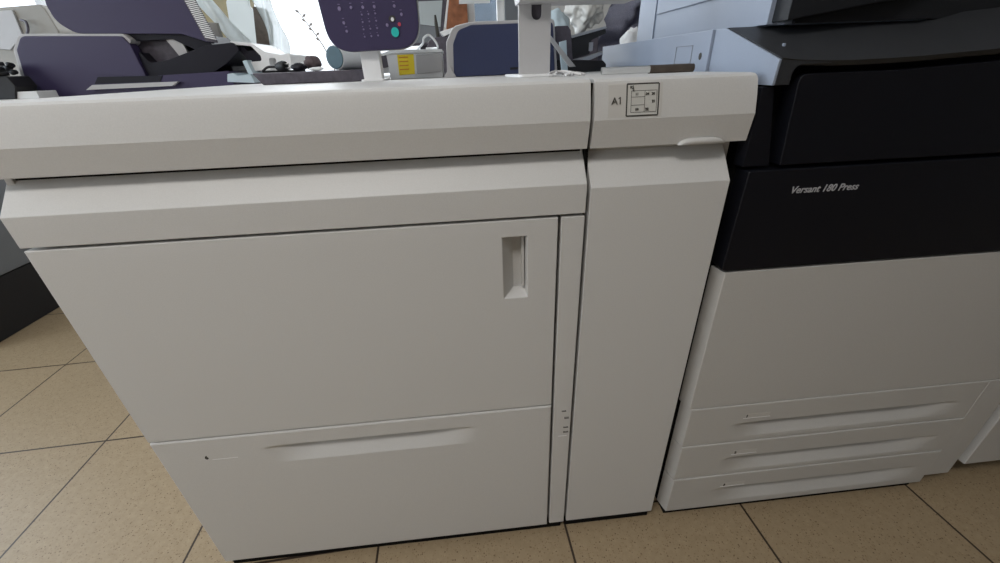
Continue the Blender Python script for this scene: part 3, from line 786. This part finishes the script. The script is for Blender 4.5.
# dry twig against the window
b0 = at(326, 52, Y+.10)
t = thing('dry_twig', (b0.x, Y+.1, ST), 'thin dry twig leaning left from behind the teal roll', 'twig')
pth = spline([(b0.x+.012, Y+.10, ST+.001), A3(325, 49, Y+.1), A3(315, 34, Y+.1), A3(306, 22, Y+.1), A3(298, 11, Y+.1)], 8)
tube('stem', pth, [.0016-.0008*i/(len(pth)-1) for i in range(len(pth))], 'twig', t, 6)
for k, i in enumerate((12, 15, 18, 21, 24, 27, 30)):
    p = pth[min(i, len(pth)-1)]; s = 1 if k % 2 else -1
    bm = bmesh.new()
    d = Vector((s*.009, .002, .007)); w_ = Vector((.0022, 0, -.0022*s))
    for h in (-.0003, .0003):
        pass
    prism(bm, [(p.x, p.z), (p.x+d.x*.5+.002, p.z+d.z*.5-.002*s), (p.x+d.x, p.z+d.z), (p.x+d.x*.5-.002, p.z+d.z*.5+.002*s)], 'y', p.y-.0004, p.y+.0004)
    link('leaf', bm, 'twig', t)

# ---- control console with keypad on a white post
Y = .45
t = thing('control_console', (at(374, 80, Y+.02).x, Y+.03, TOP), 'flare-tinted dark control panel with keypad and green start button on a white post', 'control panel')
po = px([(303, -55), (331, 52.8), (421, 48.2), (411, -55)], Y)
po = rounded(po, [0, .05, .055, 0], 14)
pan = pris('panel', po, 'y', Y, Y+.022, 'plum', t, .003)
cen = (sum(p[0] for p in po)/len(po), sum(p[1] for p in po)/len(po))
tag(pris('back_shell', [(cen[0]+(p[0]-cen[0])*1.012, cen[1]+(p[1]-cen[1])*1.006) for p in po], 'y', Y+.010, Y+.036, 'rim', t, .004), 'pale grey back shell')
pris('post', [(at(362, 60, Y+.03).x, Y+.018), (at(380.5, 60, Y+.03).x, Y+.018), (at(380.5, 60, Y+.03).x, Y+.05), (at(362, 60, Y+.03).x, Y+.05)], 'z', TOP+.003, 1.16, 'offwhite', t, .002)
pris('foot', rounded([(at(360, 80, Y).x, Y+.012), (at(384, 80, Y).x, Y+.012), (at(386, 80, Y).x, Y+.07), (at(358, 80, Y).x, Y+.07)], .006, 4), 'z', TOP, TOP+.004, 'offwhite', t, .001)
def key(name, a, b, rx, mat, ry=None, h=.002, lab=None):
    c = at(320+a/6.255, b/6.255, Y); bm = bmesh.new()
    disc_y(bm, (c.x, c.z), rx, ry or rx, Y-h, Y+.001, 20)
    bevel(bm, .0004, 1, 50)
    o = link(name, bm, mat, pan, math.radians(40))
    if lab: o['label'] = lab
for (a, b, r) in ((122, 55, .0034), (195, 48, .0026), (268, 45, .0026), (340, 42, .0026), (465, 38, .0026), (510, 90, .0026), (150, 143, .0026), (168, 196, .0024)):
    key('function_key', a, b, r, 'lilac', r*1.15)
    bm = bmesh.new(); c = at(320+(a-6)/6.255, (b-28)/6.255, Y); addbox(bm, c.x-.0022, c.x+.0022, Y-.0003, Y+.001, c.z-.0005, c.z+.0005); link('key_legend', bm, 'lilac', pan)
for r_ in range(4):
    for c_ in range(3):
        key('number_key', 262+c_*42+r_*6, 92+r_*46-c_*4, .0017, 'lilac')
        bm = bmesh.new(); c = at(320+(255+c_*42+r_*6)/6.255, (74+r_*46-c_*4)/6.255, Y); addbox(bm, c.x-.001, c.x+.001, Y-.0003, Y+.001, c.z-.0005, c.z+.0005); link('key_legend', bm, 'lilac', pan)
key('button_ring', 452, 118, .0072, 'ink', .0062, .0015, 'black ring of the stop button')
key('stop_button', 454, 122, .0032, 'offwhite', .0037, .003, 'white stop button')
key('reset_button', 497, 152, .0033, 'red', .0037, .002, 'red button')
key('clear_button', 421, 157, .0028, 'lilac', .0033, .002)
key('start_button', 471, 202, .0080, 'green', .0090, .003, 'round green start button')

# ---- white carton with a yellow label, sheet and cable on it
Y = .60
t = thing('carton', (at(415, 75, Y).x, Y+.06, TOP), 'low white carton with a bright yellow label on the feeder top', 'carton')
cx0, cx1 = at(390, 74, Y).x, at(443, 74, Y).x
c1 = at(416, 53, Y).z
pris('body', [(cx0, TOP), (cx1, TOP), (cx1+.001, c1), (cx0-.004, c1)], 'y', Y, Y+.12, 'offwhite', t, .002)
pris('lid_flap', [(cx0-.010, c1-.004), (cx0+.010, c1), (cx1+.003, c1), (cx1+.003, c1+.006), (cx0+.015, c1+.009), (cx0-.010, c1+.002)], 'y', Y-.006, Y+.12, 'paper', t, .001)
lb = px([(397, 54.8), (413.5, 54.2), (415, 74), (399.5, 75.2)], Y)
yl = pris('yellow_label', lb, 'y', Y-.0008, Y+.001, 'yellow', t)
tag(yl, 'yellow label')
for k in range(4):
    q = px([(399+.3*k, 57+4*k), (408+.3*k, 56.6+4*k), (408+.3*k, 57.8+4*k), (399+.3*k, 58.2+4*k)], Y-.0008)
    pris('printed_line', q, 'y', Y-.0012, Y-.0006, 'orange', yl)
pris('grey_pouch', rounded(px([(416, 55), (441, 54), (442, 71), (430, 73), (417, 74)], Y), .003, 3), 'y', Y-.004, Y+.001, 'rim', t, .001)
pris('side_slot', rounded(px([(381, 56), (386.5, 55), (388.5, 67), (383, 68)], Y), .001, 2), 'y', Y+.0, Y+.1, 'slab', t, .001)
pris('end_flap', px([(379, 53), (390, 53), (391.5, 72.5), (383, 73.5)], Y+.006), 'y', Y+.006, Y+.11, 'offwhite', t, .001)
zz = c1+.009
p = at(429, 48, Y+.04)
o = tube('white_cable', spline([(p.x-.03, Y+.05, zz+.002), (p.x-.014, Y+.03, zz+.012), (p.x-.010, Y+.03, zz+.024), (p.x+.004, Y+.035, zz+.030), (p.x+.018, Y+.04, zz+.016), (p.x+.022, Y+.04, zz+.0025), (p.x+.01, Y+.07, zz+.0025), (p.x-.01, Y+.075, zz+.0025)], 10), .0026, 'offwhite', None, 8)
recentre(o); tag(o, 'white looped cable lying on the yellow labelled carton', 'cable')

# ---- navy desktop device in front of the wooden trim
Y = .56
t = thing('label_printer', (at(490, 75, Y).x, Y+.1, TOP), 'navy blue fronted desktop device with pale rounded rim, left of white stand', 'desktop device')
no = [(451, None), (449.5, 42), (456, 27), (472, 22.5), (553, 19.5), (556, None)]
fo = rounded(pxz([(454, None), (453, 44), (458, 30), (471, 24.8), (553, 21.8), (555, None)], Y, TOP+.001), [0, .02, .02, .02, .01, 0], 6)
tag(pris('front_panel', fo, 'y', Y, Y+.012, 'navy', t, .002), 'navy front panel')
pris('shell', rounded(pxz([(447, None), (446, 42), (453, 26), (471, 21.3), (555, 18.3), (558, None)], Y, TOP), [0, .02, .025, .025, .01, 0], 6), 'y', Y+.005, Y+.18, 'rim', t, .003)
pris('corner_foot', pxz([(443.5, None), (450, 66), (456.5, None)], Y-.006, TOP), 'y', Y-.006, Y+.004, 'rim', t, .001)
box('front_slot', at(510, 66, Y).x, at(518, 66, Y).x, Y-.0015, Y+.001, TOP+.012, TOP+.017, 'rubber', t)

# ---- white stand with its screen above
Y = .27
t = thing('monitor_stand', (at(534, 73, Y).x, Y+.03, TOP), 'flat white upright monitor stand with rounded slot on the feeder top', 'monitor')
sx0, sx1 = at(519, 60, Y).x, at(550, 60, Y).x
zt_ = 1.10
sl0, sl1 = at(531.5, 10, Y).x, at(542, 10, Y).x
bm = bmesh.new()
slz0, slz1 = at(536, 20, Y).z, at(536, 1, Y).z
rr = (sl1-sl0)/2; mid = (sl0+sl1)/2
arc = [(mid+rr*math.cos(PI+PI*k/12), slz0+rr+rr*math.sin(PI+PI*k/12)) for k in range(13)]
outl = [(sx0, TOP+.004), (mid, TOP+.004), (mid, slz0)] + list(reversed(arc[:6])) + [(sl0, slz1), (mid, slz1), (mid, zt_), (sx0, zt_)]
outr = [(mid, TOP+.004), (sx1, TOP+.004), (sx1, zt_), (mid, zt_), (mid, slz1), (sl1, slz1)] + list(reversed(arc[7:])) + [(mid, slz0)]
prism(bm, outl, 'y', Y, Y+.007); prism(bm, outr, 'y', Y, Y+.007)
bmesh.ops.remove_doubles(bm, verts=bm.verts, dist=1e-5)
link('upright', bm, 'rim', t)
box('slot_backing', sl0-.003, sl1+.003, Y+.0071, Y+.009, slz0-.004, slz1+.004, 'slab', t)
pris('foot', rounded([(sx0-.004, Y-.03), (sx1+.006, Y-.03), (sx1+.012, Y+.10), (sx0-.018, Y+.10)], .012, 5), 'z', TOP, TOP+.0045, 'offwhite', t, .0012)
pris('screen_housing', rounded([(Y-.028, 1.089), (Y-.02, 1.083), (Y+.03, 1.083), (Y+.05, 1.097), (Y+.07, 1.30), (Y+.03, 1.33), (Y+.005, 1.33)], [.004, .004, .01, .02, .02, .01, .004], 4), 'x', sx0-.002, sx0+.20, 'rim', t, .003)
box('screen', sx0+.008, sx0+.19, Y-.006, Y+.004, 1.12, 1.30, 'screen', t, .001)

# ---- screen in the background, left of the wooden trim
Y = 1.15
t = thing('computer_monitor', (at(432, 40, Y).x, Y+.05, CT), 'dark framed computer screen on the counter left of the wooden trim', 'monitor')
q = px([(410, 46), (415, -14), (448, -14), (443.5, 28), (441, 44)], Y)
mb = pris('bezel', q, 'y', Y, Y+.03, 'slab', t, .003)
pris('screen', px([(417, 24), (418.5, 1.5), (442.5, .5), (440.5, 27)], Y), 'y', Y-.002, Y+.002, 'screen', mb)
pris('lower_screen', px([(415.5, 43), (417, 24.5), (440.5, 27.5), (439, 42)], Y), 'y', Y-.0015, Y+.002, 'greycab', mb)
tag(pris('frame_edge', px([(444, 27), (448.5, -14), (450, -14), (446, 27.5)], Y), 'y', Y-.002, Y+.03, 'offwhite', t), 'white frame edge')
c = at(428, 50, Y)
box('stand', c.x-.03, c.x+.03, Y+.03, Y+.045, CT+.008, c.z+.06, 'slab', t, .002)
box('foot', c.x-.10, c.x+.10, Y-.04, Y+.10, CT, CT+.008, 'slab', t, .003)
# small dark device with a thin antenna in front of it
Y = .86
c = at(444, 40, Y)
t = thing('router', (c.x, Y+.05, CT), 'small dark device with upright thin antenna before the dark framed screen', 'router')
pris('body', rounded(pxz([(425, None), (428, 41), (436, 37), (452, 36), (458, 40), (458, None)], Y, CT), .008, 4), 'y', Y, Y+.12, 'slab', t, .003)
pris('white_top', rounded(px([(439, 32), (455, 27), (458, 30), (444, 36.5)], Y), .003, 3), 'y', Y-.002, Y+.1, 'offwhite', t, .001)
tube('antenna', [A3(438, 38, Y+.02), A3(437, 30, Y+.02), A3(436, 23, Y+.02), A3(435, 15, Y+.02)], [.0055, .0055, .005, .003], 'ink', t, 10)

# ---- things to the right of the stand
Y = .58
t = thing('heavy_stapler', (at(580, 66, Y).x, Y+.06, TOP), 'black heavy duty stapler with silver topped sloping arm beside the white stand', 'stapler')
pris('base', rounded(pxz([(556, None), (556, 60), (603, 60.5), (606, 64), (606, None)], Y, TOP), .003, 3), 'y', Y, Y+.09, 'rubber', t, .002)
pris('rear_block', rounded(px([(557, 61), (555, 26), (568, 25.5), (571, 30), (573, 61)], Y+.01), .003, 3), 'y', Y+.012, Y+.08, 'slab', t, .002)
pris('arm', rounded(px([(570, 38), (606, 28), (607, 33), (592, 40), (590, 54), (571, 60)], Y+.01), .003, 3), 'y', Y+.015, Y+.075, 'rubber', t, .002)
tag(pris('arm_cover', rounded(px([(571.5, 35.2), (606, 26), (608, 28), (572, 38.2)], Y+.01), .001, 2), 'y', Y+.012, Y+.078, 'metal', t, .001), 'silver arm cover')
tag(box('staple_guide', at(590, 50, Y).x, at(594, 50, Y).x, Y+.01, Y+.06, at(592, 50, Y).z-.002, at(592, 42, Y).z, 'metal', t, .001), 'silver guide')
tag(pris('anvil_plate', px([(574, 59.5), (588, 56), (603, 51), (603, 54), (590, 60)], Y), 'y', Y-.002, Y+.02, 'metal', t, .0005), 'silver anvil plate')
Y = .45
o = pris('plastic_strip', px([(548, 38), (551, 35.5), (576, 66.6), (569.5, 67.0)], Y), 'y', Y, Y+.006, 'rim', None, .001); recentre(o)
tag(o, 'pale grey strip leaning against the right of the white stand', 'strip')
Y = .50
o = pris('plastic_strip', pxz([(562, None), (559.5, 42), (566.5, 40), (568, None)], Y, TOP), 'y', Y, Y+.008, 'strip', None, .001); recentre(o)
tag(o, 'pale blue upright strip standing behind the leaning strip', 'strip')
Y = .20
c = at(573, 71, Y)
t = thing('key_bunch', (c.x, Y, TOP), 'small bunch of white cable ties and tags beside the stand foot', 'tags')
for k in range(7):
    u = random.uniform(-.03, .035); v_ = random.uniform(-.012, .02); a = random.uniform(0, PI)
    d = Vector((math.cos(a), math.sin(a)*.5, 0))*.014
    z = TOP+.0022+.0016*(k % 3)
    tube('tag_loop', spline([(c.x+u-d.x, Y+v_-d.y, z), (c.x+u, Y+v_+.006, z+.0025), (c.x+u+d.x, Y+v_+d.y, z)], 5), .002, 'offwhite' if k % 2 else 'rim', t, 8)
# rolled sheet on the A1 cabinet
Y = .16
p0, p1 = at(602, 68.4, Y), at(692, 66.5, Y)
t = thing('rolled_sheet', ((p0.x+p1.x)/2, Y, TOP), 'thin rolled paper tube lying along the A1 cabinet top', 'paper roll')
def rolled(name, ca, cb, r, mat, turns=2.2):
    bm = bmesh.new(); N = 60; A_, B_ = [], []
    for i in range(N+1):
        f = i/N; ang = turns*2*PI*f; q = r*(.45+.55*f) if turns > 1.5 else r
        A_.append(bm.verts.new((ca.x, ca.y+q*math.cos(ang), ca.z+q*math.sin(ang))))
        B_.append(bm.verts.new((cb.x, cb.y+q*math.cos(ang), cb.z+q*math.sin(ang))))
    for i in range(N): bm.faces.new((A_[i], A_[i+1], B_[i+1], B_[i]))
    bmesh.ops.solidify(bm, geom=bm.faces[:], thickness=.0003)
    return link(name, bm, mat, t, True)
r = .0058
pm = p0.lerp(p1, .52)
rolled('sheet', Vector((p0.x, Y, TOP+r+.0004)), Vector((p1.x, Y, TOP+r+.0004)), r, 'paper')
tag(rolled('brown_wrapper', Vector((pm.x, Y, TOP+r+.0004)), Vector((p1.x+.002, Y, TOP+r+.0004)), r*1.06, 'rod', 1.0), 'taupe wrapper on the right half')

# ---- plastic bag and jacket behind, right of the stand
Y = .98
c = at(589, 20, Y)
lump('plastic_bag', (c.x, Y+.06, c.z), .062, .05, .075, 'bag', 'crumpled milky plastic bag on a grey box behind the stapler', 'bag', .30, 34, 3, 5, None, at(589, 33, Y).z-.004)
tb = at(589, 33, Y).z-.004
o = box('storage_box', at(555, 40, Y).x, at(598, 40, Y).x, Y-.01, Y+.10, CT, tb, 'slab', None, .004); recentre(o); tag(o, 'dark storage box on the counter carrying the plastic bag', 'box')
o = lump('paper_bundle', (at(556, 20, 1.25).x, 1.25, 0), .06, .05, .11, 'strip', 'pale blue white crumpled bundle behind the slot of the white stand', 'bundle', .25, 25, 12, 4, None, CT)
# jacket hung over the counter edge: folded cloth
def jacket():
    Y = 1.12
    bm = bmesh.new(); V = []
    nu, nv = 40, 40
    tl, tr, bl, br_ = at(628, -40, Y), at(668, -40, Y), at(588, 60, Y), at(660, 62, Y)
    for i in range(nu+1):
        row = []
        for j in range(nv+1):
            u, v = i/nu, j/nv
            p = tl.lerp(tr, u).lerp(bl.lerp(br_, u), v**1.0)
            if v > .55: p.x -= .05*(v-.55)*(1-u)
            f = .034*math.sin(9*u+8*v*1.3+3*noise.noise(Vector((u*2, v*3, 1))))+.07*abs(noise.noise(Vector((u*4.5+v*2, v*5, 4))))+.05*math.sin(PI*u)
            row.append(bm.verts.new((p.x+.012*noise.noise(Vector((u*4, v*4, 9))), Y-f*1.2-.06*v, max(p.z+.014*noise.noise(Vector((u*5, v*5, 2))), CT+.002))))
        V.append(row)
    for i in range(nu):
        for j in range(nv): bm.faces.new((V[i][j], V[i+1][j], V[i+1][j+1], V[i][j+1]))
    bmesh.ops.solidify(bm, geom=bm.faces[:], thickness=.008)
    o = link('jacket', bm, 'cloth', None, True); recentre(o)
    tag(o, 'dark grey folded jacket bunched behind the daylight-tinted grey press side', 'jacket')
jacket()
c = at(628, 44, .84)
lump('cleaning_rag', (c.x-.004, .80, 0), .036, .02, .056, 'paper', 'white cloth rag between the jacket and the press side', 'rag', .3, 60, 6, 4, None, CT+.0)

# ---- hanging notice in the narrow window beside the wooden trim
Y = 2.55
o = pris('paper_notice', px([(459, -12), (490, -13), (490, 3), (459, 4)], Y), 'y', Y, Y+.004, 'paper', None); recentre(o)
tag(o, 'pale blank paper notice stuck high on the narrow window', 'notice')

o = box('neighbouring_building', .60, 1.6, 4.2, 4.6, 0, 3.4, 'facade'); recentre(o)
tag(o, 'blue grey building outside the narrow window', 'building')
struct(box('trim_2', .935, 1.06, RY1-.03, RY1, .08, 2.4, 'greycab', None, .004))
# ---- grey machine on the floor at the left edge
t = thing('floor_cabinet', (-1.8, 1.5, 0), 'grey floor standing machine with black base at the left edge', 'machine')
box('base', -2.12, -1.485, 1.0, 2.1, 0.0, .248, 'rubber', t, .006)
box('body', -2.13, -1.478, .99, 2.11, .252, .86, 'greycab', t, .008)
box('top_cover', -2.13, -1.478, .99, 2.11, .864, .90, 'plum', t, .006)
